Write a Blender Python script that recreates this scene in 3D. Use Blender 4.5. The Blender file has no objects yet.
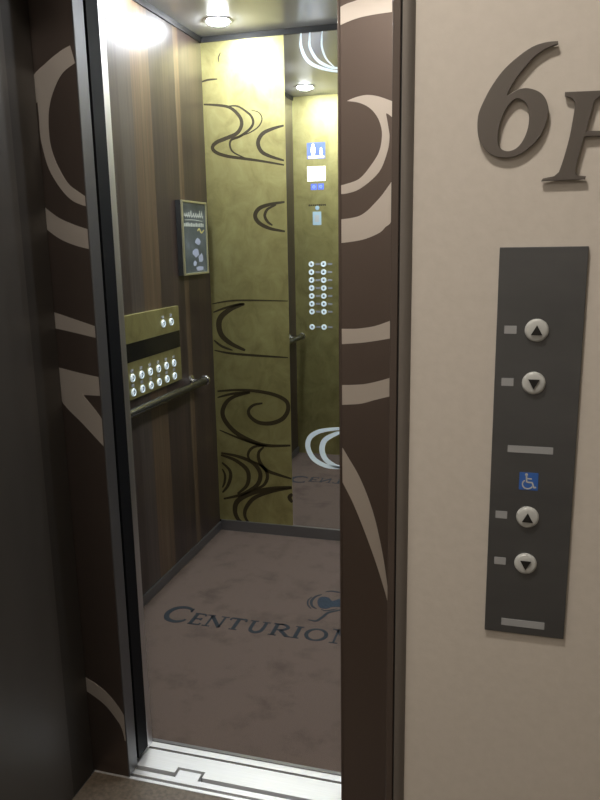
import bpy, bmesh, math, random
from mathutils import Vector, Matrix
random.seed(4)
PI = math.pi
scene = bpy.context.scene
C = scene.collection

# ---------------------------------------------------------------- dimensions (metres)
XL, XR = -1.319, 0.119          # side walls of the car
YB, YF = 3.134, 1.755           # back wall and inner face of the front returns
HC = 2.225                      # ceiling of the car
YW = 1.100                      # face of the landing wall
XJL, XJR = -1.009, -0.173       # faces of the landing jambs
YL = 1.476                      # front face of the landing doors
HD = 2.10                       # head of the door opening

# ---------------------------------------------------------------- materials
def mat(name, col, rough=.5, metal=0., emit=0., ecol=None, spec=None, coat=0.):
    m = bpy.data.materials.new(name); m.use_nodes = True
    b = m.node_tree.nodes['Principled BSDF']
    b.inputs['Base Color'].default_value = (*col, 1)
    b.inputs['Roughness'].default_value = rough
    b.inputs['Metallic'].default_value = metal
    b.inputs['Coat Weight'].default_value = coat
    if spec is not None: b.inputs['Specular IOR Level'].default_value = spec
    if emit:
        b.inputs['Emission Color'].default_value = (*(ecol or col), 1)
        b.inputs['Emission Strength'].default_value = emit
    return m

def noise_mix(m, stops, scale=(1,1,1), nscale=5, detail=4, bump=0., rrange=None, dist=0.):
    """object-space noise driving the base colour through a ramp"""
    nt = m.node_tree; N = nt.nodes; L = nt.links
    b = N['Principled BSDF']
    tc = N.new('ShaderNodeTexCoord'); mp = N.new('ShaderNodeMapping')
    mp.inputs['Scale'].default_value = scale
    no = N.new('ShaderNodeTexNoise'); no.inputs['Scale'].default_value = nscale
    no.inputs['Detail'].default_value = detail; no.inputs['Distortion'].default_value = dist
    rp = N.new('ShaderNodeValToRGB')
    while len(rp.color_ramp.elements) < len(stops): rp.color_ramp.elements.new(.5)
    for e, (pos, c) in zip(rp.color_ramp.elements, stops):
        e.position = pos; e.color = (*c, 1)
    L.new(tc.outputs['Object'], mp.inputs['Vector']); L.new(mp.outputs['Vector'], no.inputs['Vector'])
    L.new(no.outputs['Fac'], rp.inputs['Fac']); L.new(rp.outputs['Color'], b.inputs['Base Color'])
    if bump:
        bp = N.new('ShaderNodeBump'); bp.inputs['Strength'].default_value = bump
        bp.inputs['Distance'].default_value = .002
        L.new(no.outputs['Fac'], bp.inputs['Height']); L.new(bp.outputs['Normal'], b.inputs['Normal'])
    if rrange:
        mr = N.new('ShaderNodeMapRange'); mr.inputs['To Min'].default_value = rrange[0]; mr.inputs['To Max'].default_value = rrange[1]
        L.new(no.outputs['Fac'], mr.inputs['Value']); L.new(mr.outputs['Result'], b.inputs['Roughness'])
    return m

M = {}
M['beige'] = noise_mix(mat('beige_wallcovering', (.5,.44,.37), .75), [(.3,(.515,.483,.437)),(.7,(.545,.510,.464))], nscale=60, bump=.25)
M['hall_ceiling'] = mat('hall_ceiling_white', (.6,.57,.52), .9)
M['hall_dark'] = mat('hall_dark_panelling', (.09,.075,.062), .6)
M['granite'] = noise_mix(mat('brown_floor_stone', (.1,.08,.06), .45), [(.35,(.085,.068,.05)),(.65,(.15,.12,.09))], nscale=90, detail=6)
M['jamb'] = noise_mix(mat('dark_bronze_jamb', (.03,.026,.024), .42, 0.4), [(.3,(.066,.060,.054)),(.7,(.078,.071,.064))], (1,1,.2), 8)
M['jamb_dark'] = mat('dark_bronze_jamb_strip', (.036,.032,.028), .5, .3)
M['frame_brown'] = mat('brown_frame_lip', (.085,.066,.056), .45, .3)
M['frame_grey'] = mat('grey_brown_frame_edge', (.17,.155,.14), .5, .4)
M['groove'] = mat('dark_joint', (.012,.010,.009), .7)
M['leaf'] = mat('brown_door_finish', (.165,.135,.122), .32, .9)
M['pale'] = mat('pale_etched_swirl', (.70,.655,.61), .40, .85)
M['nosing'] = mat('grey_door_nosing', (.13,.13,.135), .40, .7)
M['rubber'] = mat('black_safety_edge', (.004,.0045,.006), .55, spec=.12)
M['steel'] = noise_mix(mat('brushed_stainless', (.7,.7,.7), .3, 1.), [(.3,(.62,.62,.63)),(.7,(.74,.74,.75))], (1,60,1), 6, rrange=(.28,.42))
M['sill'] = noise_mix(mat('bright_aluminium_sill', (.8,.8,.8), .45, .6), [(.3,(.78,.79,.80)),(.7,(.86,.87,.88))], (1,40,1), 8, rrange=(.35,.5))
M['chrome'] = mat('polished_chrome', (.75,.76,.78), .14, 1.)
M['rail_steel'] = mat('dull_steel_rail', (.15,.15,.16), .2, .95)
M['skirt'] = mat('dark_steel_skirting', (.20,.20,.205), .35, .8)
M['white'] = mat('white_plastic', (.46,.48,.475), .28)
M['braille'] = mat('pale_grey_tactile_label', (.31,.325,.34), .5)
M['black'] = mat('black_print', (.008,.008,.008), .5)
M['screen_black'] = mat('black_display_glass', (.006,.006,.007), .12)
M['blue'] = mat('blue_sign', (.035,.12,.42), .45)
M['plate'] = noise_mix(mat('dark_grey_metal_faceplate', (.1,.1,.1), .42, .75), [(.3,(.120,.126,.133)),(.7,(.138,.144,.151))], (1,1,3), 8, rrange=(.40,.46))
M['letter'] = mat('bronze_grey_letter', (.13,.118,.108), .42, .5)
M['mirror'] = mat('mirror_glass', (.86,.87,.86), .012, 1.)
M['etch'] = mat('frosted_mirror_etching', (.74,.86,.93), .6)
M['ceiling'] = mat('grey_satin_ceiling', (.52,.515,.51), .24, .25)
M['trim_dark'] = mat('dark_ceiling_shadow_gap', (.010,.010,.010), .6)
M['ink'] = mat('dark_bronze_inlay', (.035,.026,.010), .45, .3)
M['gold_trim'] = mat('pale_brass_frame', (.62,.60,.40), .3, .8)
M['print'] = noise_mix(mat('chalkboard_print', (.05,.06,.06), .35), [(.3,(.045,.06,.065)),(.55,(.10,.12,.13)),(.75,(.22,.25,.30))], nscale=9)
M['chalk'] = mat('chalk_marks', (.42,.45,.40), .7)
M['chalk_gold'] = mat('yellow_chalk_marks', (.50,.45,.15), .7)
M['chalk_blue'] = mat('pale_blue_print_patch', (.36,.40,.52), .6)
M['lamp'] = mat('lit_lamp_diffuser', (1,1,1), .5, emit=390, ecol=(.90,.95,1.0))
M['lamp_warm'] = mat('lit_warm_lamp_diffuser', (1,1,1), .5, emit=430, ecol=(1.0,.90,.785))
M['lit'] = mat('lit_button_white', (.8,.9,.95), .3, emit=.22, ecol=(.75,.9,1))
M['lit_screen'] = mat('lit_white_screen', (.9,.9,.85), .3, emit=2.0, ecol=(1,1,.93))
M['lit_blue'] = mat('lit_blue_sign', (.10,.15,.6), .4, emit=.35, ecol=(.12,.2,1))
M['dim_screen'] = mat('pale_blue_label', (.32,.45,.52), .35, emit=.12, ecol=(.5,.75,.9))
M['carpet_text'] = noise_mix(mat('blue_grey_carpet_yarn', (.02,.03,.04), .95), [(.3,(.006,.010,.014)),(.7,(.013,.020,.027))], nscale=260, bump=.4)
M['carpet_blue'] = noise_mix(mat('blue_carpet_yarn', (.02,.04,.08), .95), [(.3,(.008,.014,.024)),(.7,(.020,.034,.050))], nscale=160, bump=.4)

def carpet_material():
    m = mat('brown_carpet', (.2,.16,.14), .95, spec=.1)
    nt = m.node_tree; N = nt.nodes; L = nt.links; b = N['Principled BSDF']
    tc = N.new('ShaderNodeTexCoord')
    big = N.new('ShaderNodeTexNoise'); big.inputs['Scale'].default_value = 7; big.inputs['Detail'].default_value = 5; big.inputs['Roughness'].default_value = .65
    fine = N.new('ShaderNodeTexNoise'); fine.inputs['Scale'].default_value = 380
    r1 = N.new('ShaderNodeValToRGB'); e = r1.color_ramp.elements
    e[0].position = .30; e[0].color = (.080,.060,.050,1); e[1].position = .50; e[1].color = (.108,.082,.068,1)
    r2 = N.new('ShaderNodeValToRGB'); e = r2.color_ramp.elements
    e[0].position = .3; e[0].color = (.75,.75,.75,1); e[1].position = .7; e[1].color = (1.1,1.1,1.1,1)
    mx = N.new('ShaderNodeMixRGB'); mx.blend_type = 'MULTIPLY'; mx.inputs[0].default_value = 1
    for n in (big, fine): L.new(tc.outputs['Object'], n.inputs['Vector'])
    L.new(big.outputs['Fac'], r1.inputs[0]); L.new(fine.outputs['Fac'], r2.inputs[0])
    L.new(r1.outputs[0], mx.inputs[1]); L.new(r2.outputs[0], mx.inputs[2]); L.new(mx.outputs[0], b.inputs['Base Color'])
    bp = N.new('ShaderNodeBump'); bp.inputs['Strength'].default_value = .5; bp.inputs['Distance'].default_value = .003
    L.new(fine.outputs['Fac'], bp.inputs['Height']); L.new(bp.outputs['Normal'], b.inputs['Normal'])
    return m
M['carpet'] = carpet_material()

def gold_material():
    m = mat('mottled_gold_leaf', (.4,.36,.1), .4, .75)
    nt = m.node_tree; N = nt.nodes; L = nt.links; b = N['Principled BSDF']
    tc = N.new('ShaderNodeTexCoord'); mp = N.new('ShaderNodeMapping'); mp.inputs['Scale'].default_value = (1,1,.8)
    no = N.new('ShaderNodeTexNoise'); no.inputs['Scale'].default_value = 11; no.inputs['Detail'].default_value = 9; no.inputs['Roughness'].default_value = .62; no.inputs['Distortion'].default_value = .6
    rp = N.new('ShaderNodeValToRGB'); rp.color_ramp.elements.new(.5); e = rp.color_ramp.elements
    e[0].position = .28; e[0].color = (.24,.215,.085,1)
    e[1].position = .50; e[1].color = (.34,.31,.130,1)
    e[2].position = .72; e[2].color = (.42,.39,.175,1)
    mr = N.new('ShaderNodeMapRange'); mr.inputs['To Min'].default_value = .52; mr.inputs['To Max'].default_value = .30
    L.new(tc.outputs['Object'], mp.inputs[0]); L.new(mp.outputs[0], no.inputs['Vector'])
    L.new(no.outputs['Fac'], rp.inputs[0]); L.new(rp.outputs[0], b.inputs['Base Color'])
    L.new(no.outputs['Fac'], mr.inputs['Value']); L.new(mr.outputs[0], b.inputs['Roughness'])
    return m
M['gold'] = gold_material()

def wood_material():
    """vertical walnut planks of uneven width, running up the wall, laid out along Y"""
    m = mat('walnut_veneer_planks', (.1,.07,.05), .36, 0., coat=.0)
    nt = m.node_tree; N = nt.nodes; L = nt.links; b = N['Principled BSDF']
    tc = N.new('ShaderNodeTexCoord'); sp = N.new('ShaderNodeSeparateXYZ')
    L.new(tc.outputs['Object'], sp.inputs[0])
    mr = N.new('ShaderNodeMapRange'); mr.inputs['From Min'].default_value = 1.6; mr.inputs['From Max'].default_value = 3.2
    L.new(sp.outputs['Y'], mr.inputs['Value'])
    rp = N.new('ShaderNodeValToRGB'); rp.color_ramp.interpolation = 'CONSTANT'
    dk=(.036,.026,.023); md=(.047,.033,.027); lt=(.080,.054,.034); gy=(.052,.042,.038); ln=(.098,.072,.046)
    cols = [(1.60,dk),(1.72,md),(1.80,dk),(1.90,dk),(2.00,gy),(2.10,md),(2.20,gy),(2.34,dk),(2.40,gy),(2.49,lt),(2.56,ln),(2.58,lt),(2.635,dk),(2.74,md),(2.80,dk),(2.855,ln),(2.875,lt),(2.90,dk),(3.0,md),(3.08,dk)]
    while len(rp.color_ramp.elements) < len(cols): rp.color_ramp.elements.new(.99)
    for e, (y, c) in zip(rp.color_ramp.elements, cols):
        e.position = (y-1.6)/1.6; e.color = (*c, 1)
    L.new(mr.outputs[0], rp.inputs[0])
    mp = N.new('ShaderNodeMapping'); mp.inputs['Scale'].default_value = (1, 60, 1.6)
    g = N.new('ShaderNodeTexNoise'); g.inputs['Scale'].default_value = 1.6; g.inputs['Detail'].default_value = 6
    L.new(tc.outputs['Object'], mp.inputs[0]); L.new(mp.outputs[0], g.inputs['Vector'])
    r2 = N.new('ShaderNodeValToRGB'); e = r2.color_ramp.elements
    e[0].position = .3; e[0].color = (.66,.64,.62,1); e[1].position = .7; e[1].color = (1.2,1.15,1.1,1)
    L.new(g.outputs['Fac'], r2.inputs[0])
    mx = N.new('ShaderNodeMixRGB'); mx.blend_type = 'MULTIPLY'; mx.inputs[0].default_value = 1
    L.new(rp.outputs[0], mx.inputs[1]); L.new(r2.outputs[0], mx.inputs[2]); L.new(mx.outputs[0], b.inputs['Base Color'])
    return m
M['wood'] = wood_material()

# ---------------------------------------------------------------- mesh helpers
def new_obj(name, bm, mats, parent=None, smooth=False):
    me = bpy.data.meshes.new(name)
    bmesh.ops.recalc_face_normals(bm, faces=bm.faces[:])
    if smooth:
        for f in bm.faces: f.smooth = True
    bm.to_mesh(me); bm.free()
    for m in (mats if isinstance(mats, (list, tuple)) else [mats]): me.materials.append(m)
    if smooth and hasattr(me, 'set_sharp_from_angle'): me.set_sharp_from_angle(angle=math.radians(35))
    o = bpy.data.objects.new(name, me); C.objects.link(o)
    if parent is not None:
        o.parent = parent; o.matrix_parent_inverse = world_of(parent).inverted()
    return o

def world_of(o):
    m = o.matrix_basis.copy()
    if o.parent is not None: m = world_of(o.parent) @ o.matrix_parent_inverse @ m
    return m

def box(bm, x0, x1, y0, y1, z0, z1, bevel=0., mi=0):
    v = bmesh.ops.create_cube(bm, size=1)['verts']
    for a in v:
        a.co = Vector(((x0+x1)/2+a.co.x*(x1-x0), (y0+y1)/2+a.co.y*(y1-y0), (z0+z1)/2+a.co.z*(z1-z0)))
    fs = {f for a in v for f in a.link_faces}
    for f in fs: f.material_index = mi
    if bevel:
        es = {e for a in v for e in a.link_edges}
        r = bmesh.ops.bevel(bm, geom=list(es), offset=bevel, segments=2, affect='EDGES', profile=.6)
        for f in r['faces']: f.material_index = mi
    return bm

def bx(x0, x1, y0, y1, z0, z1, bevel=0.): return box(bmesh.new(), x0, x1, y0, y1, z0, z1, bevel)

def disc(bm, c, axis, r, profile, seg=32, mi=0):
    """lathe: profile = [(radius factor, height)...] about axis through c, closed at both ends"""
    ax = Vector(axis).normalized()
    u = ax.orthogonal().normalized(); w = ax.cross(u)
    rings = []
    for k, hgt in profile:
        rings.append([bm.verts.new(Vector(c)+ax*hgt+(u*math.cos(2*PI*i/seg)+w*math.sin(2*PI*i/seg))*r*k) for i in range(seg)])
    for a, b in zip(rings, rings[1:]):
        for i in range(seg):
            f = bm.faces.new((a[i], a[(i+1)%seg], b[(i+1)%seg], b[i])); f.material_index = mi
    for rg in (rings[0], rings[-1]):
        f = bm.faces.new(rg); f.material_index = mi
    return bm

def tube(bm, a, b, r, seg=20): 
    d = Vector(b)-Vector(a)
    return disc(bm, a, d, r, [(1,0),(1,d.length)], seg)

def place(plane, u, v, d):
    """plane: ('y', y) faces -Y, ('Y', y) faces +Y, ('x', x) faces +X, ('z', z) faces up; d = height above the plane"""
    k, c = plane
    return {'y': (u, c-d, v), 'Y': (u, c+d, v), 'x': (c+d, u, v), 'z': (u, v, c+d)}[k]

def prism(bm, plane, pts, d0, d1, mi=0):
    lo = [bm.verts.new(place(plane, u, v, d0)) for u, v in pts]
    hi = [bm.verts.new(place(plane, u, v, d1)) for u, v in pts]
    n = len(pts)
    f1 = bm.faces.new(lo); f2 = bm.faces.new(hi); fs = [f1, f2]
    for i in range(n): fs.append(bm.faces.new((lo[i], lo[(i+1)%n], hi[(i+1)%n], hi[i])))
    for f in fs: f.material_index = mi; f.normal_update()
    bmesh.ops.triangulate(bm, faces=[f1, f2])
    return bm

def spline(pts, n=7, closed=False):
    P = [Vector(p) for p in pts]; out = []
    m = len(P)
    for i in range(m if closed else m-1):
        if closed: a, b, c, d = P[(i-1)%m], P[i], P[(i+1)%m], P[(i+2)%m]
        else: a, b, c, d = P[max(i-1,0)], P[i], P[i+1], P[min(i+2,m-1)]
        for k in range(n):
            t = k/n
            out.append(.5*((2*b)+(c-a)*t+(2*a-5*b+4*c-d)*t*t+(3*b-a-3*c+d)*t**3))
    if not closed: out.append(P[-1])
    return out

def stroke(bm, plane, w, pts, d0, d1, mi=0, taper=.25, n=7):
    P = spline(pts, n); m = len(P); L = []; R = []
    for i, p in enumerate(P):
        t = (P[min(i+1,m-1)]-P[max(i-1,0)])
        t = t.normalized() if t.length > 1e-9 else Vector((1,0))
        q = Vector((-t.y, t.x)); s = max(0., math.sin(PI*i/(m-1)))**.8
        k = w/2*(taper+(1-taper)*s)
        L.append(p+q*k); R.append(p-q*k)
    rows = []
    for i in range(m):
        rows.append([bm.verts.new(place(plane, *L[i], d0)), bm.verts.new(place(plane, *R[i], d0)),
                     bm.verts.new(place(plane, *R[i], d1)), bm.verts.new(place(plane, *L[i], d1))])
    for a, b in zip(rows, rows[1:]):
        for i in range(4):
            bm.faces.new((a[i], a[(i+1)%4], b[(i+1)%4], b[i])).material_index = mi
    bm.faces.new(rows[0]).material_index = mi; bm.faces.new(rows[-1]).material_index = mi
    return bm

def rectp(u0, u1, v0, v1): return [(u0,v0),(u1,v0),(u1,v1),(u0,v1)]

def clip(poly, ax, lim, sign):
    """clip a polygon to sign*(coord-lim) >= 0"""
    out = []
    for i in range(len(poly)):
        a, b = poly[i], poly[(i+1)%len(poly)]
        da, db = sign*(a[ax]-lim), sign*(b[ax]-lim)
        if da >= 0: out.append(a)
        if (da >= 0) != (db >= 0):
            t = da/(da-db); out.append((a[0]+(b[0]-a[0])*t, a[1]+(b[1]-a[1])*t))
    return out

def smooth_outline(P, n=5, corner=50):
    """round a traced closed outline between its true corners"""
    V = [Vector(p) for p in P]; m = len(V)
    sharp = []
    for i in range(m):
        a, b = V[i]-V[i-1], V[(i+1)%m]-V[i]
        sharp.append(a.length < 1e-6 or b.length < 1e-6 or a.angle(b) > math.radians(corner))
    out = []
    for i in range(m):
        b, c = V[i], V[(i+1)%m]
        a = b if sharp[i] else V[i-1]
        d = c if sharp[(i+1)%m] else V[(i+2)%m]
        for k in range(n):
            t = k/n
            out.append(tuple(.5*((2*b)+(c-a)*t+(2*a-5*b+4*c-d)*t*t+(3*b-a-3*c+d)*t**3)))
    return out

# ---------------------------------------------------------------- scene graph helpers
def struct(name, bm, m, parent=None, label=None, smooth=False):
    o = new_obj(name, bm, m, parent, smooth)
    if parent is None: o['kind'] = 'structure'
    if label: o['label'] = label
    return o

def thing(name, loc, label, cat, group=None):
    o = bpy.data.objects.new(name, None); C.objects.link(o); o.location = loc
    o.empty_display_size = .05
    o['label'] = label; o['category'] = cat
    if group: o['group'] = group
    return o

def tag(o, label, cat, group=None):
    o['label'] = label; o['category'] = cat
    if group: o['group'] = group
    return o

def part(name, bm, m, parent, label=None, smooth=False):
    o = new_obj(name, bm, m, parent, smooth)
    if label: o['label'] = label
    return o

def copy_part(src, parent, delta):
    """a copy of a part and its sub-parts under the same parent, moved by delta (world = local axes here)"""
    c = src.copy(); C.objects.link(c); c.parent = parent
    c.matrix_parent_inverse = src.matrix_parent_inverse
    c.location = src.location + Vector(delta)
    for ch in list(src.children):
        g = ch.copy(); C.objects.link(g); g.parent = c
        g.matrix_parent_inverse = ch.matrix_parent_inverse
    return c

def copy_thing(src, loc, label):
    r = src.copy(); C.objects.link(r); r.location = loc; r['label'] = label
    for ch in list(src.children):
        c = ch.copy(); C.objects.link(c); c.parent = r; c.matrix_parent_inverse = ch.matrix_parent_inverse
        for g0 in ch.children:
            g = g0.copy(); C.objects.link(g); g.parent = c; g.matrix_parent_inverse = g0.matrix_parent_inverse
    return r

# ---- traced outlines, metres on their own planes: (x,z) on upright surfaces, (x,y) on the floor
PIN6 = [(-0.0374, 1.5248), (0.0241, 1.524)]
PINF = [(0.0723, 1.4784), (0.0827, 1.5261)]
SA = [(0.0069,[(-1.3285,2.0462),(-1.2932,2.0537),(-1.247,2.0544)]),(0.0046,[(-1.2374,2.1195),(-1.2388,2.1394),(-1.2289,2.1584)]),(0.0139,[(-1.3152,1.956),(-1.263,1.9506),(-1.2057,1.9399),(-1.1721,1.9196),(-1.147,1.8877),(-1.1458,1.8571),(-1.1698,1.8278),(-1.2225,1.81),(-1.2639,1.7966),(-1.2824,1.7767),(-1.2657,1.7551),(-1.2138,1.737),(-1.1332,1.723),(-1.0535,1.7091),(-0.957,1.6895)]),(0.0091,[(-1.2057,1.9419),(-1.16,1.939),(-1.1154,1.9111),(-1.0957,1.8897),(-1.092,1.8642),(-1.1121,1.84),(-1.1529,1.8166),(-1.1937,1.8034),(-1.2005,1.7779),(-1.1841,1.7512),(-1.1331,1.7261)]),(0.0045,[(-1.0982,1.9201),(-1.0647,1.908),(-1.0509,1.882),(-1.0664,1.8527),(-1.1067,1.8295),(-1.1645,1.8142),(-1.1937,1.8034)]),(0.0147,[(-0.9546,1.8494),(-1.0049,1.8391),(-1.0503,1.8214),(-1.0717,1.7869),(-1.058,1.7504),(-1.019,1.7281),(-0.9566,1.7078)])]
SB = [(0.0157,[(-0.9577,1.5367),(-1.0239,1.5285),(-1.0743,1.5126),(-1.0943,1.4824),(-1.0761,1.451),(-1.0265,1.4262),(-0.9582,1.4124)]),(0.0111,[(-0.9964,1.5257),(-1.0355,1.5085),(-1.0496,1.4812),(-1.0369,1.4552),(-1.0151,1.4393)]),(0.0069,[(-1.3146,1.0958),(-1.2313,1.1095),(-1.1379,1.1132),(-0.9512,1.1109)]),(0.0093,[(-1.3104,1.0572),(-1.2561,1.0764),(-1.185,1.0945),(-1.1558,1.0968)]),(0.0227,[(-1.1582,1.0968),(-1.2209,1.0745),(-1.2694,1.041),(-1.2853,1.0021),(-1.2731,0.9521),(-1.227,0.9139),(-1.1607,0.8852)]),(0.0096,[(-1.3124,0.929),(-1.2752,0.9016),(-1.2222,0.8837)]),(0.0093,[(-1.3121,0.8816),(-1.2287,0.869),(-1.0877,0.8614),(-0.9564,0.857)])]
SC = [(0.0169,[(-1.3054,0.6881),(-1.205,0.698),(-1.1067,0.6959),(-1.0222,0.6817),(-0.9688,0.6546),(-0.9613,0.6139),(-0.9886,0.5712),(-1.0438,0.547),(-1.105,0.5474),(-1.1473,0.5753),(-1.1526,0.6049),(-1.1271,0.63),(-1.0839,0.6402)]),(0.01,[(-1.3067,0.658),(-1.2306,0.6791),(-1.1436,0.6909)]),(0.019,[(-1.1437,0.6885),(-1.2186,0.6677),(-1.2635,0.6359),(-1.2844,0.5867),(-1.2674,0.539),(-1.2127,0.4872),(-1.1265,0.4496),(-1.0527,0.4383),(-0.9526,0.4456)]),(0.0087,[(-1.3032,0.5005),(-1.2134,0.4689),(-1.1267,0.4435),(-1.0773,0.438)]),(0.0113,[(-1.065,0.4376),(-1.1209,0.4317),(-1.1526,0.4115),(-1.1637,0.3801),(-1.1482,0.3565)]),(0.015,[(-1.0837,0.4304),(-1.1093,0.402),(-1.1069,0.3593),(-1.0744,0.3185),(-1.0193,0.3003),(-0.9509,0.2845)]),(0.0176,[(-1.299,0.3874),(-1.2167,0.3766),(-1.1421,0.3508),(-1.106,0.3039),(-1.1137,0.2538),(-1.1462,0.2201),(-1.2109,0.1835),(-1.2956,0.1576)]),(0.0178,[(-1.3007,0.3774),(-1.2301,0.3572),(-1.1746,0.3176),(-1.1634,0.275),(-1.1775,0.2302),(-1.2235,0.1888)]),(0.0137,[(-1.1419,0.3569),(-1.0866,0.33),(-1.0691,0.2881),(-1.089,0.2432),(-1.1401,0.2143)]),(0.0142,[(-1.2971,0.3403),(-1.2601,0.3054),(-1.2564,0.2681),(-1.2736,0.2227),(-1.3008,0.1889)]),(0.0104,[(-1.2971,0.309),(-1.2842,0.2786),(-1.2883,0.2405),(-1.2997,0.2144)]),(0.0207,[(-0.9505,0.244),(-1.0582,0.227),(-1.1597,0.1939),(-1.2249,0.1507),(-1.2397,0.0985),(-1.2219,0.0553),(-1.184,0.0357)]),(0.0167,[(-0.9506,0.2391),(-1.0461,0.2155),(-1.1349,0.1771),(-1.1811,0.1227),(-1.189,0.0774),(-1.1648,0.0349)]),(0.0173,[(-0.9487,0.2109),(-0.9626,0.1912),(-0.9495,0.1675)])]
MA = [(0.0139,[(-0.8717,2.2105),(-0.8743,2.1823),(-0.8727,2.1488),(-0.852,2.1041),(-0.8098,2.0721),(-0.7255,2.0466),(-0.6268,2.0393)]),(0.0128,[(-0.8345,2.2101),(-0.8371,2.1791),(-0.8354,2.1458),(-0.8095,2.1008),(-0.7727,2.0741),(-0.7307,2.0594),(-0.6681,2.0566)]),(0.0084,[(-0.7819,2.2093),(-0.7854,2.1795),(-0.7847,2.1416),(-0.7672,2.0975),(-0.7307,2.0613)])]
MB = [(0.0239,[(-0.6713,0.5374),(-0.7289,0.5377),(-0.8108,0.5216),(-0.8585,0.4894),(-0.8687,0.4412),(-0.842,0.3891),(-0.7888,0.3603),(-0.73,0.3548),(-0.6716,0.3636)]),(0.026,[(-0.7059,0.5215),(-0.7349,0.5141),(-0.7877,0.4816),(-0.8023,0.4334),(-0.7827,0.387),(-0.7358,0.3604),(-0.6949,0.3596)])]
DR = [[(-0.3395,1.7933),(-0.3221,1.8003),(-0.301,1.8051),(-0.2725,1.816),(-0.2352,1.8224),(-0.2347,1.7783),(-0.2724,1.7766),(-0.3048,1.7727),(-0.3417,1.762)],[(-0.3207,1.6281),(-0.3049,1.6334),(-0.2834,1.6365),(-0.2601,1.6326),(-0.2313,1.6214),(-0.2309,1.5917),(-0.2406,1.5995),(-0.2445,1.6006),(-0.2394,1.574),(-0.2373,1.5557),(-0.2414,1.5302),(-0.2573,1.4938),(-0.291,1.4658),(-0.3171,1.4563),(-0.3415,1.4542),(-0.3414,1.4705),(-0.3232,1.4736),(-0.297,1.4822),(-0.2771,1.5021),(-0.2576,1.531),(-0.2519,1.562),(-0.256,1.5841),(-0.2658,1.6019),(-0.2795,1.6149),(-0.299,1.624)],[(-0.3418,1.4058),(-0.3193,1.4072),(-0.2969,1.4115),(-0.2809,1.4207),(-0.2669,1.4337),(-0.2511,1.4503),(-0.2317,1.4759),(-0.231,1.406),(-0.2447,1.3881),(-0.2566,1.3777),(-0.2847,1.3666),(-0.3153,1.3613),(-0.3421,1.3591)],[(-0.3431,1.1863),(-0.3178,1.1863),(-0.2968,1.1874),(-0.2637,1.1931),(-0.231,1.2047),(-0.2307,1.1685),(-0.2635,1.1623),(-0.2968,1.1575),(-0.3433,1.1536)],[(-0.3438,1.0677),(-0.3159,1.0687),(-0.2841,1.072),(-0.2547,1.0794),(-0.2299,1.0876),(-0.2295,1.0487),(-0.2629,1.0389),(-0.2903,1.0302),(-0.316,1.0269),(-0.3441,1.0246)],[(-0.3445,0.9457),(-0.3336,0.9331),(-0.3206,0.9117),(-0.2966,0.8709),(-0.2748,0.8186),(-0.2593,0.7676),(-0.2435,0.693),(-0.2319,0.6144),(-0.227,0.5625),(-0.2385,0.6089),(-0.2588,0.675),(-0.2855,0.749),(-0.3098,0.8088),(-0.3296,0.8482),(-0.3449,0.8809)]]
DL = [[(-0.9181,1.777),(-0.942,1.7681),(-0.9796,1.7473),(-1.0176,1.7179),(-1.0209,1.663),(-1.0088,1.6705),(-1.0083,1.6396),(-1.009,1.6085),(-1.0067,1.5813),(-0.9942,1.5301),(-0.968,1.4866),(-0.9402,1.46),(-0.9038,1.4461),(-0.9022,1.4652),(-0.9305,1.4831),(-0.9515,1.5009),(-0.975,1.5441),(-0.9859,1.5865),(-0.9845,1.6382),(-0.9746,1.6744),(-0.9566,1.7065),(-0.9374,1.7271),(-0.9093,1.7419)],[(-1.02,1.4538),(-0.996,1.4358),(-0.9742,1.4222),(-0.9399,1.4084),(-0.9031,1.3968),(-0.9042,1.3544),(-0.939,1.3626),(-0.9711,1.3741),(-0.9956,1.3877),(-1.0221,1.408)],[(-1.018,1.2156),(-0.9616,1.199),(-0.9036,1.1815),(-0.9032,1.1552),(-0.9542,1.1658),(-1.0165,1.1775)],[(-1.0175,1.0858),(-0.9573,1.0734),(-0.8978,1.0636),(-0.9013,1.021),(-0.954,1.0213),(-0.9039,0.9563),(-0.8988,0.8886),(-0.9577,0.9487),(-1.0166,1.0114)],[(-1.0141,0.2768),(-0.9834,0.2617),(-0.9533,0.2409),(-0.9191,0.2008),(-0.9027,0.1632),(-0.9012,0.114),(-0.9116,0.109),(-0.9177,0.143),(-0.9303,0.1669),(-0.9647,0.2072),(-1.0146,0.2378)]]
SIX = [[(0.045,1.6137),(0.0296,1.6134),(0.0129,1.609),(-0.0066,1.5967),(-0.0234,1.5817),(-0.0373,1.5628),(-0.0471,1.5442),(-0.0525,1.53),(-0.0536,1.5155),(-0.0519,1.5007),(-0.0482,1.4917),(-0.041,1.4819),(-0.0305,1.4746),(-0.016,1.4712),(-0.0012,1.4729),(0.0131,1.4807),(0.027,1.4945),(0.0348,1.5113),(0.0374,1.5289),(0.0332,1.5433),(0.0247,1.5526),(0.011,1.558),(0.0003,1.5579),(-0.0083,1.5545),(-0.0157,1.5502),(-0.0169,1.5523),(-0.0083,1.5687),(0.0054,1.586),(0.019,1.5997),(0.0328,1.6074),(0.0455,1.611)],[(-0.003,1.5471),(-0.0129,1.5406),(-0.0212,1.5267),(-0.0258,1.5096),(-0.0263,1.492),(-0.0215,1.4821),(-0.0109,1.4787),(0.0007,1.4834),(0.0095,1.496),(0.014,1.5131),(0.0131,1.5304),(0.0074,1.5421)]]
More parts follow.
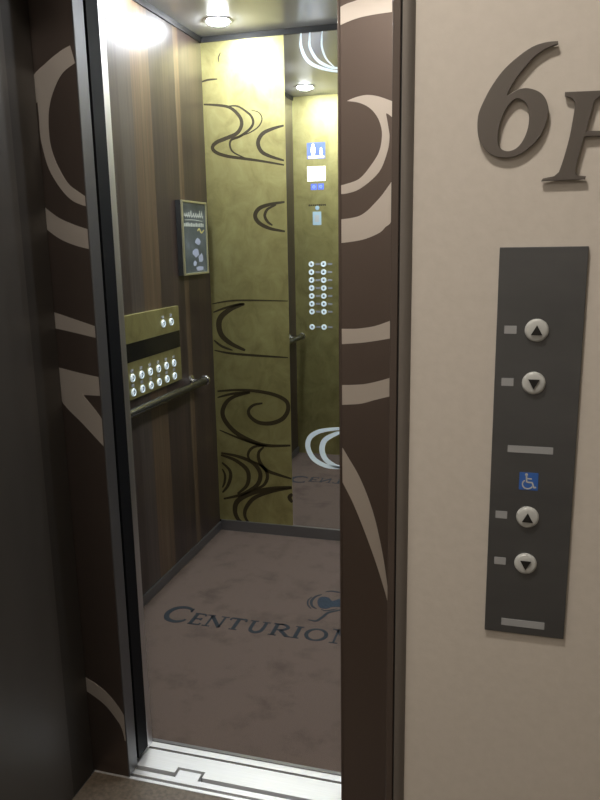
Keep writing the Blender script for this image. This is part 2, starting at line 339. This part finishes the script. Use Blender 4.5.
EFF = [[(0.0583,1.55),(0.0586,1.5458),(0.0672,1.5427),(0.0714,1.5374),(0.0715,1.5268),(0.0672,1.493),(0.0608,1.4645),(0.056,1.4487),(0.0499,1.4434),(0.0358,1.441),(0.0342,1.4384),(0.0891,1.4387),(0.0898,1.4416),(0.0792,1.4434),(0.0757,1.4488),(0.0793,1.4695),(0.0847,1.4935),(0.1009,1.4935),(0.1149,1.4905),(0.1214,1.476),(0.1242,1.4759),(0.1324,1.5147),(0.1297,1.5149),(0.1238,1.5018),(0.1144,1.4984),(0.0865,1.4999),(0.0947,1.5379),(0.1005,1.5422),(0.1196,1.5432),(0.1414,1.5403),(0.1459,1.5332),(0.1458,1.5167),(0.1491,1.5165),(0.1556,1.5476)]]
EMB = [[(-0.6743,2.5464),(-0.6654,2.571),(-0.6382,2.5714),(-0.6175,2.548),(-0.5955,2.5693),(-0.5692,2.5855),(-0.563,2.5306),(-0.5814,2.5076),(-0.6064,2.5013),(-0.6251,2.4815),(-0.6494,2.4844),(-0.6666,2.5108)]]
EMS = [(0.011,[(-0.6701,2.5893),(-0.687,2.5721),(-0.695,2.5444),(-0.6935,2.5164),(-0.6816,2.4885),(-0.661,2.4724)]),(0.0064,[(-0.7026,2.5617),(-0.7096,2.5312),(-0.7014,2.4958),(-0.6804,2.4675)]),(0.0089,[(-0.661,2.6146),(-0.6393,2.6266),(-0.6082,2.6245),(-0.5714,2.6238)]),(0.0113,[(-0.6698,2.3853),(-0.655,2.3834),(-0.6382,2.3848),(-0.6235,2.417),(-0.612,2.452),(-0.5955,2.468),(-0.5707,2.4862),(-0.5413,2.5116)]),(0.0057,[(-0.6437,2.4738),(-0.6244,2.4667),(-0.6037,2.4778),(-0.5836,2.4919)])]
CAM_F = 732.61
CAM_R = [[0.961715, 0.273566, -0.016273], [0.041861, -0.205327, -0.977798], [-0.270834, 0.939682, -0.208918]]
# ================================================================ THE LANDING (hall)
HX0, HX1, HY0, HH = -2.3, 1.5, -1.5, 2.60
struct('floor', box(bx(HX0, HX1, HY0, YW, -.05, 0), XJL, XJR, YW, YL-.003, -.05, 0), M['granite'])
struct('ceiling', bx(HX0, HX1, HY0, YW, HH, HH+.05), M['hall_ceiling'])
struct('wall_right', bx(XJR+.030, HX1, YW, YW+.06, 0, HH), M['beige'])
struct('wall_left', bx(HX0, XJL-.030, YW, YW+.06, 0, HH), M['beige'])
struct('wall_above', bx(XJL-.030, XJR+.030, YW, YW+.06, HD+.03, HH), M['beige'])
struct('wall_behind', bx(HX0, HX1, HY0-.05, HY0, 0, HH), M['beige'])
struct('wall_side_right', bx(HX1, HX1+.05, HY0, YW+.06, 0, HH), M['beige'])
struct('wall_side_left', bx(HX0-.05, HX0, HY0, YW+.06, 0, HH), M['hall_dark'])
# door surround: deep reveals, a narrow lip on the wall face and a joint between
b = bx(XJL-.025, XJL, YW, 1.378, 0, HD); struct('trim_1', b, M['jamb'])
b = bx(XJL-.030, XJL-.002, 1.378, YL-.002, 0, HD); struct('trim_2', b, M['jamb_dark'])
b = bx(XJR, XJR+.027, YW+.003, YL-.002, 0, HD); struct('trim_3', b, M['jamb'])
b = bx(XJL-.025, XJR+.025, YW, YL-.002, HD, HD+.03); struct('trim_4', b, M['jamb'])
def lips(n, x0, s):
    struct('trim_%d' % n, box(bmesh.new(), min(x0, x0+s*.0115), max(x0, x0+s*.0115), YW-.006, YW+.002, 0, HD+.011, .0015), M['frame_brown'])
    struct('trim_%d' % (n+1), bx(min(x0+s*.0115, x0+s*.0145), max(x0+s*.0115, x0+s*.0145), YW-.002, YW+.002, 0, HD+.014), M['groove'])
    # rounded outer edge
    bm = bmesh.new(); prof = [(x0+s*.0145, YW+.0)]
    for k in range(7):
        a = PI/2*k/6
        prof.append((x0+s*(.0145+.004+.0125*math.sin(a)), YW-.010*math.cos(a)))
    prof.insert(1, (x0+s*.0145, YW-.010))
    lo = [bm.verts.new((x, y, 0)) for x, y in prof]; hi = [bm.verts.new((x, y, HD+.03)) for x, y in prof]
    for i in range(len(prof)):
        bm.faces.new((lo[i], lo[(i+1)%len(prof)], hi[(i+1)%len(prof)], hi[i]))
    bm.faces.new(lo); bm.faces.new(hi)
    struct('trim_%d' % (n+2), bm, M['frame_grey'], smooth=True)
lips(5, XJR, 1); lips(8, XJL, -1)
struct('trim_11', bx(XJL, XJR, YW-.006, YW+.002, HD, HD+.03), M['frame_grey'])

# ---------------------------------------------------------------- landing door leaves
EDGE = -.905; REDGE = -.3395
def leaf(name, x0, x1, y0, y1, m):
    return struct(name, bx(x0, x1, y0, y1, .004, HD+.02), m)
d1 = leaf('door_1', -1.32, EDGE-.004, YL, YL+.040, M['leaf'])
part('door_nosing', bx(EDGE-.004, EDGE, YL-.0005, YL+.042, .004, HD+.02, .0015), M['nosing'], d1, 'grey metal edge of the leaf')
d2 = leaf('door_2', REDGE+.006, .07, YL, YL+.040, M['leaf'])
part('door_nosing', bx(REDGE, REDGE+.006, YL-.0005, YL+.042, .004, HD+.02, .0015), M['leaf'], d2)
def decal(polys, ax_lims, parent):
    for P in polys:
        Q = smooth_outline(P)
        for ax, lim, sg in ax_lims: Q = clip(Q, ax, lim, sg)
        part('swirl_band', prism(bmesh.new(), ('y', YL), Q, -.0005, .0006), M['pale'], parent, 'pale swirl band')
decal(DL, [(0, EDGE-.0045, -1)], d1)
decal(DR, [(0, REDGE+.0065, 1)], d2)
# car door leaves right behind them: black safety edge and bright rear nosing
for nm, xa, xb, s in (('door_3', -1.29, EDGE-.03, 1), ('door_4', REDGE+.03, .05, -1)):
    d = struct(nm, bx(xa, xb, 1.530, 1.603, .012, HD), M['nosing'])
    e = EDGE if s > 0 else REDGE
    x0, x1 = (xb, e) if s > 0 else (e, xa)
    part('safety_edge', bx(x0, x1, 1.528, 1.578, .02, HD), M['rubber'], d, 'black safety edge')
    part('door_nosing', bx(x0, x1, 1.578, 1.605, .012, HD, .002), M['steel'], d, 'bright metal nosing')
# head above the car doors
struct('wall_door_head', bx(XL, XR, 1.528, 1.675, HD+.002, HC), M['jamb_dark'])

# ---------------------------------------------------------------- thresholds
sx0, sx1 = -1.30, .10
t = thing('landing_threshold', (-.6, YL, 0), 'narrow bright aluminium landing sill in front of the door gap', 'door sill')
bm = box(bmesh.new(), XJL, XJR, YL-.003, YL+.006, -.02, .0015)
box(bm, sx0, sx1, YL+.006, YL+.017, -.02, -.004)
box(bm, sx0, sx1, YL+.017, YL+.034, -.02, .0)
part('sill_plate', bm, M['sill'], t)
part('guide_groove', bx(sx0, sx1, YL+.006, YL+.017, -.0045, -.003), M['skirt'], t, 'dark grey guide groove')
t = thing('car_threshold', (-.6, 1.57, 0), 'bright aluminium car sill between the dark gap and the brown carpet', 'door sill')
bm = bmesh.new()
# front edge jogs back round a notch, as on the real sill
nx0, nx1, y0, yj = -.800, -.722, 1.523, 1.545
prism(bm, ('z', 0), [(sx0,y0+.001),(nx0,y0+.001),(nx0,yj),(nx1,yj),(nx1,y0),(sx1,y0),(sx1,1.594),(sx0,1.594)], -.02, .001)
box(bm, sx0, sx1, 1.602, 1.622, -.02, .001)
part('sill_plate', bm, M['sill'], t)
part('guide_groove', bx(sx0, sx1, 1.594, 1.602, -.02, -.004), M['groove'], t, 'dark grey guide groove')
part('sill_tab', bx(nx0+.008, nx1-.008, YL+.034, yj-.008, -.02, .0), M['sill'], t)
part('gap_cover', bx(sx0, sx1, YL+.034, 1.60, -.03, -.021), M['groove'], t, 'dark gap between the two sills')
part('carpet_lip', bx(sx0, sx1, 1.622, 1.632, -.02, .004), M['skirt'], t, 'dark grey carpet edge strip')

# ================================================================ THE CAR
# ---- carpet with woven lettering and crest
cp = tag(new_obj('carpet', bx(XL, XR, 1.632, YB, -.02, 0), M['carpet']), 'brown mottled carpet with dark blue grey lettering inside the elevator', 'carpet')
def glyph(bm, ch, x0, x1, yb, hgt, d=.0008):
    pl = ('z', 0); w = x1-x0; th = .0165 if hgt > .1 else .0145; tn = .0078; sf = .005
    X = lambda a: x0+a*w
    Y = lambda a: yb+a*hgt
    def bar(a, c, half):
        a, c = Vector(a), Vector(c); t = (c-a).normalized(); q = Vector((-t.y, t.x))*half
        prism(bm, pl, [tuple(a+q), tuple(a-q), tuple(c-q), tuple(c+q)], 0, d)
    def vstem(x, half=th/2, y0=0, y1=1):
        bar((x, Y(y0)), (x, Y(y1)), half)
    def serif(x, y, hw=.015): prism(bm, pl, rectp(x-hw, x+hw, y-sf/2, y+sf/2), 0, d)
    if ch == 'C':
        pts = [(X(.97),Y(.80)),(X(.85),Y(.95)),(X(.55),Y(1.0)),(X(.22),Y(.86)),(X(.07),Y(.5)),(X(.22),Y(.14)),(X(.58),Y(0)),(X(.86),Y(.07)),(X(1),Y(.22))]
        stroke(bm, pl, th*1.25, pts, 0, d, taper=.35); bar((X(.97),Y(.74)),(X(.97),Y(.98)),tn/2)
    if ch == 'E':
        vstem(X(.22)); 
        for yy, e in ((0,.98),(.52,.8),(1,.92)): bar((X(.02),Y(yy)) if yy != .52 else (X(.22),Y(yy)), (X(e),Y(yy)), tn/2)
        for yy, s in ((0,.16),(1,-.16)): bar((X(.95),Y(yy)),(X(.97),Y(yy+s)),tn/2)
        bar((X(.8),Y(.42)),(X(.8),Y(.62)),tn/2)
    if ch == 'N':
        vstem(X(.15), tn/2); vstem(X(.85), tn/2); bar((X(.1),Y(1)),(X(.86),Y(0)),th/2)
        serif(X(.15),Y(0)); serif(X(.08),Y(1)); serif(X(.85),Y(1))
    if ch == 'T':
        vstem(X(.5)); bar((X(.04),Y(1)),(X(.96),Y(1)),tn/2*1.2); serif(X(.5),Y(0))
        bar((X(.04),Y(1)),(X(.03),Y(.8)),tn/2); bar((X(.96),Y(1)),(X(.97),Y(.8)),tn/2)
    if ch == 'U':
        stroke(bm, pl, th, [(X(.2),Y(1)),(X(.2),Y(.5)),(X(.25),Y(.15)),(X(.5),Y(0)),(X(.75),Y(.15)),(X(.82),Y(.5)),(X(.82),Y(1))], 0, d, taper=.8)
        serif(X(.2),Y(1)); serif(X(.82),Y(1))
    if ch == 'R':
        vstem(X(.2)); serif(X(.2),Y(0)); bar((X(.02),Y(1)),(X(.5),Y(1)),tn/2)
        stroke(bm, pl, th*.9, [(X(.22),Y(1)),(X(.55),Y(.99)),(X(.76),Y(.77)),(X(.55),Y(.52)),(X(.22),Y(.5))], 0, d, taper=.4)
        bar((X(.45),Y(.5)),(X(.9),Y(0)),th/2); serif(X(.93),Y(0),.011)
    if ch == 'I':
        vstem(X(.5)); serif(X(.5),Y(0)); serif(X(.5),Y(1))
    if ch == 'O':
        P = [(X(.5+.44*math.cos(a)), Y(.5+.5*math.sin(a))) for a in [2*PI*i/28 for i in range(29)]]
        for i in range(28):
            am = 2*PI*(i+.5)/28; bar(P[i], P[i+1], tn/2+(th/2-tn/2)*abs(math.cos(am)))
yb0 = 2.252
for ch, a, c, hh in (('C',-1.205,-1.112,.108),('E',-1.095,-1.048,.076),('N',-1.034,-.962,.076),('T',-.950,-.886,.076),('U',-.872,-.798,.076),('R',-.784,-.706,.076),('I',-.700,-.668,.076),('O',-.655,-.574,.076),('N',-.556,-.478,.090)):
    bm = bmesh.new(); glyph(bm, ch, a, c, yb0, hh)
    part('carpet_letter', bm, M['carpet_text'], cp, 'dark blue grey woven letter ' + ch)
part('crest_disc', prism(bmesh.new(), ('z', 0), [tuple(v) for v in spline(EMB[0], 4, True)], 0, .0008), M['carpet_blue'], cp, 'dark blue disc of the woven crest')
for w, P in EMS: part('crest_plume', stroke(bmesh.new(), ('z', 0), w, P, 0, .0009), M['carpet_text'], cp, 'dark curved line of the woven crest')

# ---- shell
struct('wall_car_left', bx(XL-.03, XL, 1.60, YB, -.02, HC), M['wood'])
struct('wall_car_right', bx(XR, XR+.03, 1.60, YB, -.02, HC), M['wood'])
struct('wall_car_back', bx(XL-.03, XR+.03, YB+.004, YB+.04, -.02, HC), M['jamb_dark'])
struct('ceiling.001', bx(XL-.03, XR+.03, 1.60, YB+.04, HC, HC+.04), M['ceiling'])
struct('wall_front_left', bx(XL, -1.000, 1.622, YF, 0, HC-.001), M['gold'])
struct('wall_front_right', bx(REDGE+.12, XR, 1.622, YF, 0, HC-.001), M['gold'])
def trimbox(name, *a, m='skirt'): return struct(name, bx(*a), M[m])
trimbox('baseboard_left', XL, XL+.008, YF, YB, 0, .040)
trimbox('baseboard_right', XR-.008, XR, YF, YB, 0, .040)
trimbox('baseboard_back', XL+.008, XR-.008, YB-.008, YB+.004, 0, .052)
trimbox('trim_12', XL, XL+.006, YF, YB, HC-.022, HC, m='trim_dark')
trimbox('trim_13', XL+.006, XR, YB-.006, YB+.004, HC-.022, HC, m='trim_dark')
trimbox('trim_14', XR-.006, XR, YF, YB-.006, HC-.022, HC, m='trim_dark')

# ---- gold decorative panels either side of the mirror
def inlay(bm, strokes, x1, flip=None):
    for w, P in strokes:
        Q = [(flip-x if flip is not None else x, z) for x, z in P]
        stroke(bm, ('y', YB), w*1.2, Q, -.0005, .0005, mi=1, taper=.38)
bm = bx(XL, -.948, YB, YB+.003, .052, HC-.022); inlay(bm, SA+SB+SC, -.948)
tag(new_obj('decorative_panel', bm, [M['gold'], M['ink']]), 'mottled gold panel with dark swirling lines left of the mirror', 'wall panel', 'gold panels of the back wall')
bm = bx(-.249, XR, YB, YB+.003, .052, HC-.022); inlay(bm, SA+SB+SC, 0, flip=-1.2)
tag(new_obj('decorative_panel', bm, [M['gold'], M['ink']]), 'gold panel with swirling lines right of the mirror, behind the right door', 'wall panel', 'gold panels of the back wall')
mr = tag(new_obj('wall_mirror', bx(-.948, -.249, YB, YB+.004, .052, HC-.022), M['mirror']), 'tall mirror with frosted crescents beside the gold panel on the back wall', 'mirror')
for w, P in MA+MB: part('frosted_crescent', stroke(bmesh.new(), ('y', YB), w, P, -.0003, .0006, taper=.15), M['etch'], mr, 'frosted white etched curve')

# ---- ceiling downlights
dl = thing('downlight', (0, 0, 0), 'x', 'ceiling light', 'downlights in the car ceiling')
bm = bmesh.new(); disc(bm, (0,0,0), (0,0,-1), .058, [(.78,0),(.80,.004),(.92,.005),(1,.001),(1,0)], 40)
part('trim_ring', bm, M['steel'], dl, smooth=True)
bm = bmesh.new(); disc(bm, (0,0,-.0042), (0,0,-1), .043, [(1,0),(.99,.002),(.95,.005),(.84,.008),(.6,.011),(.35,.0125),(.02,.013)], 40)
part('diffuser', bm, M['lamp'], dl, 'lit white lamp face', smooth=True)
spots = [(-1.155,2.93,'lit round downlight in the back left corner of the car ceiling'),
         (-1.165,2.02,'lit round downlight at the front left of the car ceiling, seen in the mirror'),
         (-.045,2.93,'lit round downlight at the back right of the car ceiling behind the right door'),
         (-.035,2.02,'lit round downlight at the front right of the car ceiling behind the right door')]
dl.location = (spots[0][0], spots[0][1], HC); dl['label'] = spots[0][2]
spots += [(-1.20,2.50,'lit round downlight halfway along the left side of the car ceiling, above the picture edge'),
          (0,2.50,'lit round downlight halfway along the right side of the car ceiling, above the picture edge')]
for x, y, lb in spots[1:]: copy_thing(dl, (x, y, HC), lb)
HL = [(-.32,.46,'round warm downlight in the hall ceiling, closest to the elevator doors'),
      (-1.85,.10,'added warm fill light in the hall ceiling, far left and nearest the landing wall'),
      (-1.6,-.95,'added warm fill light in the hall ceiling, behind the camera to the left'),
      (-.5,-1.1,'added warm fill light in the hall ceiling, close to the wall facing the elevator')]
hl = thing('hall_light', (0,0,0), 'x', 'ceiling light', 'downlights in the hall ceiling')
bm = bmesh.new(); disc(bm, (0,0,0), (0,0,-1), .085, [(.78,0),(.80,.004),(.92,.005),(1,.001),(1,0)], 40)
part('trim_ring', bm, M['white'], hl, smooth=True)
bm = bmesh.new(); disc(bm, (0,0,-.0042), (0,0,-1), .066, [(1,0),(.98,.002),(.7,.004),(.02,.005)], 40)
part('diffuser', bm, M['lamp_warm'], hl, 'lit warm lamp face', smooth=True)
hl.location = (HL[0][0], HL[0][1], HH); hl['label'] = HL[0][2]
for x, y, lb in HL[1:]: copy_thing(hl, (x, y, HH), lb).scale = (.72, .72, 1)   # added unseen fill lights, scaled down to weaken them

# ---- handrail along the left wall
ZR, XRL = .783, XL+.052
h = thing('handrail', (XL, 2.3, ZR), 'round steel handrail along the left wood wall under the button panel', 'handrail')
bm = tube(bmesh.new(), (XRL, 1.80, ZR), (XRL, 2.905, ZR), .017, 24)
part('rail', bm, M['rail_steel'], h, smooth=True)
for y in (1.805, 2.905):
    bm = bmesh.new(); disc(bm, (XRL, y-.014 if y < 2 else y-.006, ZR), (0,1,0), .0225, [(.85,0),(1,.003),(1,.014),(.86,.018),(.4,.020)], 24)
    part('end_cap', bm, M['chrome'], h, 'bright chrome end cap', smooth=True)
for y in (1.90, 2.88):
    bm = tube(bmesh.new(), (XL+.004, y, ZR), (XRL-.01, y, ZR), .010, 16)
    disc(bm, (XL, y, ZR), (1,0,0), .026, [(1,0),(1,.003),(.7,.006),(.4,.008)], 24)
    part('bracket', bm, M['chrome'], h, smooth=True)

# ---- wheelchair-height operating panel on the left wall
xp = XL+.015
w = thing('wheelchair_operating_panel', (XL, 2.51, .79), 'brass coloured low operating panel with black display on the left wood wall', 'control panel')
PY0, PY1, PZ0, PZ1 = 2.262, 2.755, .815, 1.120
part('faceplate', bx(XL, xp, PY0, PY1, PZ0, PZ1, .0015), M['gold'], w, 'mottled brass faceplate')
part('display', bx(xp-.001, xp+.001, PY0+.004, PY1-.004, .952, 1.020), M['screen_black'], w, 'black glass display strip')
def side_button(y, z):
    bm = bmesh.new(); disc(bm, (xp-.0005, y, z), (1,0,0), .0150, [(1,0),(1,.004),(.90,.006),(.72,.006),(.70,.0045),(.02,.0045)], 28)
    bt = part('floor_button', bm, M['lit'], w, 'lit white round button', smooth=True)
    bm = stroke(bmesh.new(), ('x', xp+.004), .0035, [(y-.004,z+.005),(y+.003,z+.005),(y+.005,z-.001),(y-.001,z-.006),(y-.005,z-.004)], 0, .0008, taper=.7)
    part('button_mark', bm, M['skirt'], bt, 'dark engraved mark')
    bm = prism(bmesh.new(), ('x', xp), rectp(y-.010, y+.010, z+.0205, z+.0315), -.0005, .001)
    part('tactile_label', bm, M['braille'], bt, 'pale grey tactile label')
    return bt
b0 = side_button(2.340, .894)
for r in range(2):
    for c in range(6):
        if r or c: copy_part(b0, w, (0, c*.0686, -r*.053))
for y in (2.608, 2.679): copy_part(b0, w, (0, y-2.340, 1.062-.894))

# ---- framed notice on the left wall
f = thing('notice_frame', (XL, 2.95, 1.24), 'small framed dark notice in a pale brass frame high on the left wood wall', 'picture frame')
n0, n1, z0, z1 = 2.805, 3.055, 1.238, 1.540
part('backing_box', bx(XL, XL+.022, n0, n1, z0, z1), M['trim_dark'], f, 'dark side of the frame')
bm = bmesh.new()
for a in ((n0,n0+.007,z0,z1),(n1-.007,n1,z0,z1),(n0+.007,n1-.007,z0,z0+.008),(n0+.007,n1-.007,z1-.008,z1)):
    box(bm, XL+.022, XL+.030, a[0], a[1], a[2], a[3], .001)
part('frame', bm, M['gold_trim'], f)
pr = part('print', bx(XL+.020, XL+.024, n0+.007, n1-.007, z0+.008, z1-.008), M['print'], f, 'dark notice with pale markings')
px = ('x', XL+.024)
bm = bmesh.new(); y = n0+.03
while y < n1-.035:      # illegible script heading and small lines, as blurred as on the photo
    k = random.uniform(.012, .024)
    stroke(bm, px, .005, [(y, 1.478), (y+k*.4, 1.478+random.uniform(.008,.026)), (y+k*.6, 1.474), (y+k, 1.482)], 0, .0006, taper=.7)
    y += k+.004
stroke(bm, px, .003, [(n0+.03,1.462),(n0+.12,1.464),(n1-.04,1.460)], 0, .0006, taper=.8)
y = n0+.022
while y < n1-.03:
    k = random.uniform(.008, .014)
    prism(bm, px, rectp(y, y+k, 1.436, 1.436+random.uniform(.012,.017)), 0, .0006); y += k+.005
part('chalk_lettering', bm, M['chalk'], pr, 'pale chalk lettering')
part('yellow_mark', stroke(bmesh.new(), px, .007, [(2.96,1.420),(2.98,1.427),(3.0,1.412),(3.03,1.424)], 0, .0006, taper=.6), M['chalk_gold'], pr, 'yellow mark')
bm = bmesh.new()
for cy, cz, a, c in ((2.96,1.375,.030,.016),(2.935,1.330,.035,.020),(2.985,1.305,.028,.022),(2.92,1.283,.018,.012),(2.97,1.262,.045,.010)):
    prism(bm, px, [(cy+a*math.cos(t)*random.uniform(.7,1.1), cz+c*math.sin(t)*random.uniform(.7,1.1)) for t in [2*PI*i/11 for i in range(11)]], 0, random.uniform(.0003,.0007))
part('pale_picture', bm, M['chalk_blue'], pr, 'pale blurred picture')

# ---- main operating panel on the front left return (seen in the mirror)
o = thing('operating_panel', (-1.15, YF, .8), 'tall operating panel with screen, signs and two button columns, seen in the mirror', 'control panel')
pF = ('Y', YF)
def fb(x0, x1, z0, z1, d0=-.0005, d1=.003): return bx(x0, x1, YF+d0, YF+d1, z0, z1)
part('faceplate', fb(-1.295, -1.015, .22, 2.17, 0, .002), M['gold'], o, 'mottled gold faceplate')
sg = part('pictogram_sign', fb(-1.243,-1.130,1.862,1.955, .001, .0035), M['lit_blue'], o, 'blue sign with white figures')
def icon_person(bm, pl, cx, cz, s, d0, d1):
    disc(bm, place(pl, cx, cz+s*.36, d0), (0, 1 if pl[0]=='Y' else -1, 0), s*.13, [(1,0),(1,d1-d0)], 20)
    prism(bm, pl, [(cx-s*.17,cz+s*.2),(cx+s*.17,cz+s*.2),(cx+s*.20,cz-s*.15),(cx+s*.10,cz-s*.5),(cx-s*.10,cz-s*.5),(cx-s*.20,cz-s*.15)], d0, d1)
bm = bmesh.new(); icon_person(bm, pF, -1.205, 1.915, .070, .0033, .0043); icon_person(bm, pF, -1.155, 1.902, .045, .0033, .0043)
prism(bm, pF, rectp(-1.236,-1.137,1.866,1.878), .0033, .0043)
part('white_figures', bm, M['lit_screen'], sg, 'white standing figures')
part('screen', fb(-1.243,-1.129,1.732,1.817, .001, .0035), M['lit_screen'], o, 'lit white screen')
for x in (-1.222, -1.178): 
    s_ = part('blue_sticker', fb(x,x+.038,1.680,1.716, .001, .0030), M['lit_blue'], o, 'small blue square sticker')
    part('sticker_ring', disc(bmesh.new(), place(pF, x+.019, 1.698, .0028), (0,1,0), .010, [(1,0),(1,.0008),(.6,.0008),(.5,.0002)], 20), M['dim_screen'], s_)
bm = bmesh.new()
for k in range(9): prism(bm, pF, rectp(-1.238+k*.0125, -1.2285+k*.0125, 1.584, 1.594), .0018, .0028)
part('small_print', bm, M['ink'], o, 'dark small print')
part('key_switch_plate', fb(-1.212,-1.158,1.470,1.550, .001, .0035), M['dim_screen'], o, 'pale blue grey plate')
part('intercom_lens', disc(bmesh.new(), place(pF, -1.183, 1.572, .0015), (0,1,0), .013, [(1,0),(1,.002),(.6,.003)], 24), M['dim_screen'], o, 'pale round lens')
part('indicator_window', fb(-1.199,-1.171,1.488,1.530, .003, .0045), M['white'], o, 'white window')
bm = disc(bmesh.new(), place(pF, -1.225, 1.232, .0015), (0,1,0), .0175, [(1,0),(1,.004),(.9,.006),(.72,.006),(.7,.0045),(.02,.0045)], 28)
cb = part('floor_button', bm, M['lit'], o, 'lit white round button', smooth=True)
part('button_mark', disc(bmesh.new(), place(pF, -1.225, 1.232, .0055), (0,1,0), .006, [(1,0),(1,.001)], 16), M['skirt'], cb, 'dark engraved mark')
part('tactile_label', fb(-1.199,-1.170,1.226,1.238,.001,.003), M['braille'], cb, 'pale grey tactile label')
for r in range(8):
    for c in range(2):
        if r or c: copy_part(cb, o, (c*.0785, 0, -(r*.0495 if r < 7 else .0495*6+.097)))
o.location.x += .014

# ================================================================ ON THE LANDING WALL
# ---- call button panel
k = thing('call_button_panel', (.045, YW, .75), 'dark grey metal call button plate with four round buttons on the beige wall', 'call button panel')
pf = YW-.006; pw = ('y', pf)
part('faceplate', bx(-.018, .100, pf, YW, .758, 1.350, .001), M['plate'], k)
def call_button(x, z, up):
    bm = bmesh.new(); disc(bm, (x, pf+.0005, z), (0,-1,0), .0165, [(1,0),(1,.002),(.97,.0035),(.90,.0050),(.78,.0058),(.5,.0064),(.25,.0066),(.02,.0066)], 40)
    bt = part('call_button', bm, M['white'], k, 'round silver white %s button' % ('up' if up else 'down'), smooth=True)
    s = 1 if up else -1
    part('arrow', prism(bmesh.new(), ('y', pf-.0062), [(x-.0078,z-.0062*s),(x+.0078,z-.0062*s),(x,z+.0080*s)], 0, .0016), M['black'], bt, 'black arrow pointing %s' % ('up' if up else 'down'))
for x, z, up, lx in ((.0375,1.2335,True,.0015),(.037,1.157,False,.0005),(.038,.952,True,.0000),(.0385,.877,False,.001)):
    call_button(x, z, up)
    lb = part('tactile_label', prism(bmesh.new(), pw, rectp(lx-.0085, lx+.0085, z-.0055, z+.0060), -.0003, .0008), M['braille'], k, 'pale grey tactile label')
for a, c in (((.005,.069),(1.0515,1.0620)),((.007,.071),(.7705,.7820))):
    part('name_bar', prism(bmesh.new(), pw, rectp(a[0], a[1], c[0], c[1]), -.0003, .0008), M['braille'], k, 'pale grey blank bar')
ws = part('wheelchair_sign', prism(bmesh.new(), pw, rectp(.0235,.0505,.9945,1.0215), -.0003, .0008), M['blue'], k, 'blue square sign')
pi_ = ('y', pf-.0006); cx, cz = .037, 1.008; bm = bmesh.new()
disc(bm, place(pi_, cx-.0035, cz+.0105, 0), (0,-1,0), .0021, [(1,0),(1,.0006)], 16)
stroke(bm, pi_, .0024, [(cx-.0033,cz+.008),(cx-.0030,cz+.003),(cx-.0027,cz-.001)], 0, .0006, taper=.95)
stroke(bm, pi_, .0018, [(cx-.003,cz+.0045),(cx+.002,cz+.0042),(cx+.0045,cz+.0040)], 0, .0006, taper=.95)
stroke(bm, pi_, .0022, [(cx-.0027,cz-.001),(cx+.002,cz-.0014),(cx+.0050,cz-.0018),(cx+.0068,cz-.0060),(cx+.0082,cz-.0092),(cx+.0110,cz-.0082)], 0, .0006, taper=.95, n=3)
ring = [(cx-.0012+.0074*math.cos(a), cz-.0045+.0070*math.sin(a)) for a in [math.radians(t) for t in range(125, 345, 15)]]
stroke(bm, pi_, .0019, ring, 0, .0006, taper=.9, n=2)
part('wheelchair_symbol', bm, M['white'], ws, 'white wheelchair user symbol')

# ---- raised floor number: a separate 6 and F held off the wall on pins
def raised(name, outer, holes, label, cat, pins, y0=1.0925, y1=1.0965):
    cu = bpy.data.curves.new(name, 'CURVE'); cu.dimensions = '2D'; cu.fill_mode = 'BOTH'; cu.extrude = (y1-y0)/2; cu.bevel_depth = .0006
    for P in [outer]+holes:
        s = cu.splines.new('POLY'); s.points.add(len(P)-1); s.use_cyclic_u = True
        for q, a in zip(s.points, P): q.co = (a[0], a[1], 0, 1)
    tmp = bpy.data.objects.new('tmp', cu); C.objects.link(tmp)
    bpy.context.view_layer.update()
    me = bpy.data.meshes.new_from_object(tmp.evaluated_get(bpy.context.evaluated_depsgraph_get()))
    bpy.data.objects.remove(tmp)
    bm = bmesh.new(); bm.from_mesh(me); bpy.data.meshes.remove(me)
    for v in bm.verts: v.co = Vector((v.co.x, (y0+y1)/2-v.co.z, v.co.y))
    x = sum(p[0] for p in outer)/len(outer); z = min(p[1] for p in outer)
    t = thing(name, (x, YW, z), label, cat, 'raised floor number')
    part('letter_body', bm, M['letter'], t)
    for a, c in pins: part('fixing_pin', tube(bmesh.new(), (a, y1-.001, c), (a, YW, c), .0022, 12), M['chrome'], t)
s6 = smooth_outline(SIX[0], 4); h6 = [tuple(v) for v in spline(SIX[1], 4, True)]
xs = [p[0] for p in SIX[0]]; zs = [p[1] for p in SIX[0]]
raised('floor_numeral', s6, [h6], 'raised bronze grey italic numeral 6 on the beige wall above the call panel', 'sign numeral',
       PIN6)
xf = [p[0] for p in EFF[0]]; zf = [p[1] for p in EFF[0]]
raised('floor_letter', smooth_outline(EFF[0], 4, 30), [], 'raised bronze grey italic letter F cut off by the right picture edge', 'sign letter',
       PINF)

# ================================================================ camera, world, output
cam = bpy.data.cameras.new('camera'); co = bpy.data.objects.new('camera', cam); C.objects.link(co)
Rr, Rd, Rf = [Vector(v) for v in CAM_R]
mt = Matrix.Identity(4)
for i in range(3):
    mt[i][0] = Rr[i]; mt[i][1] = -Rd[i]; mt[i][2] = -Rf[i]
mt[2][3] = 1.36
co.matrix_world = mt
cam.sensor_fit = 'VERTICAL'; cam.sensor_height = 36; cam.sensor_width = 27; cam.lens = CAM_F/800*36
cam.clip_start = .02
scene.camera = co
wd = bpy.data.worlds.new('world'); scene.world = wd; wd.use_nodes = True
wd.node_tree.nodes['Background'].inputs[0].default_value = (.02,.02,.02,1)
vs = scene.view_settings
scene.display_settings.display_device = 'sRGB'
vs.view_transform = 'Standard'; vs.look = 'None'; vs.gamma = 1; vs.use_curve_mapping = False
vs.exposure = 0.0
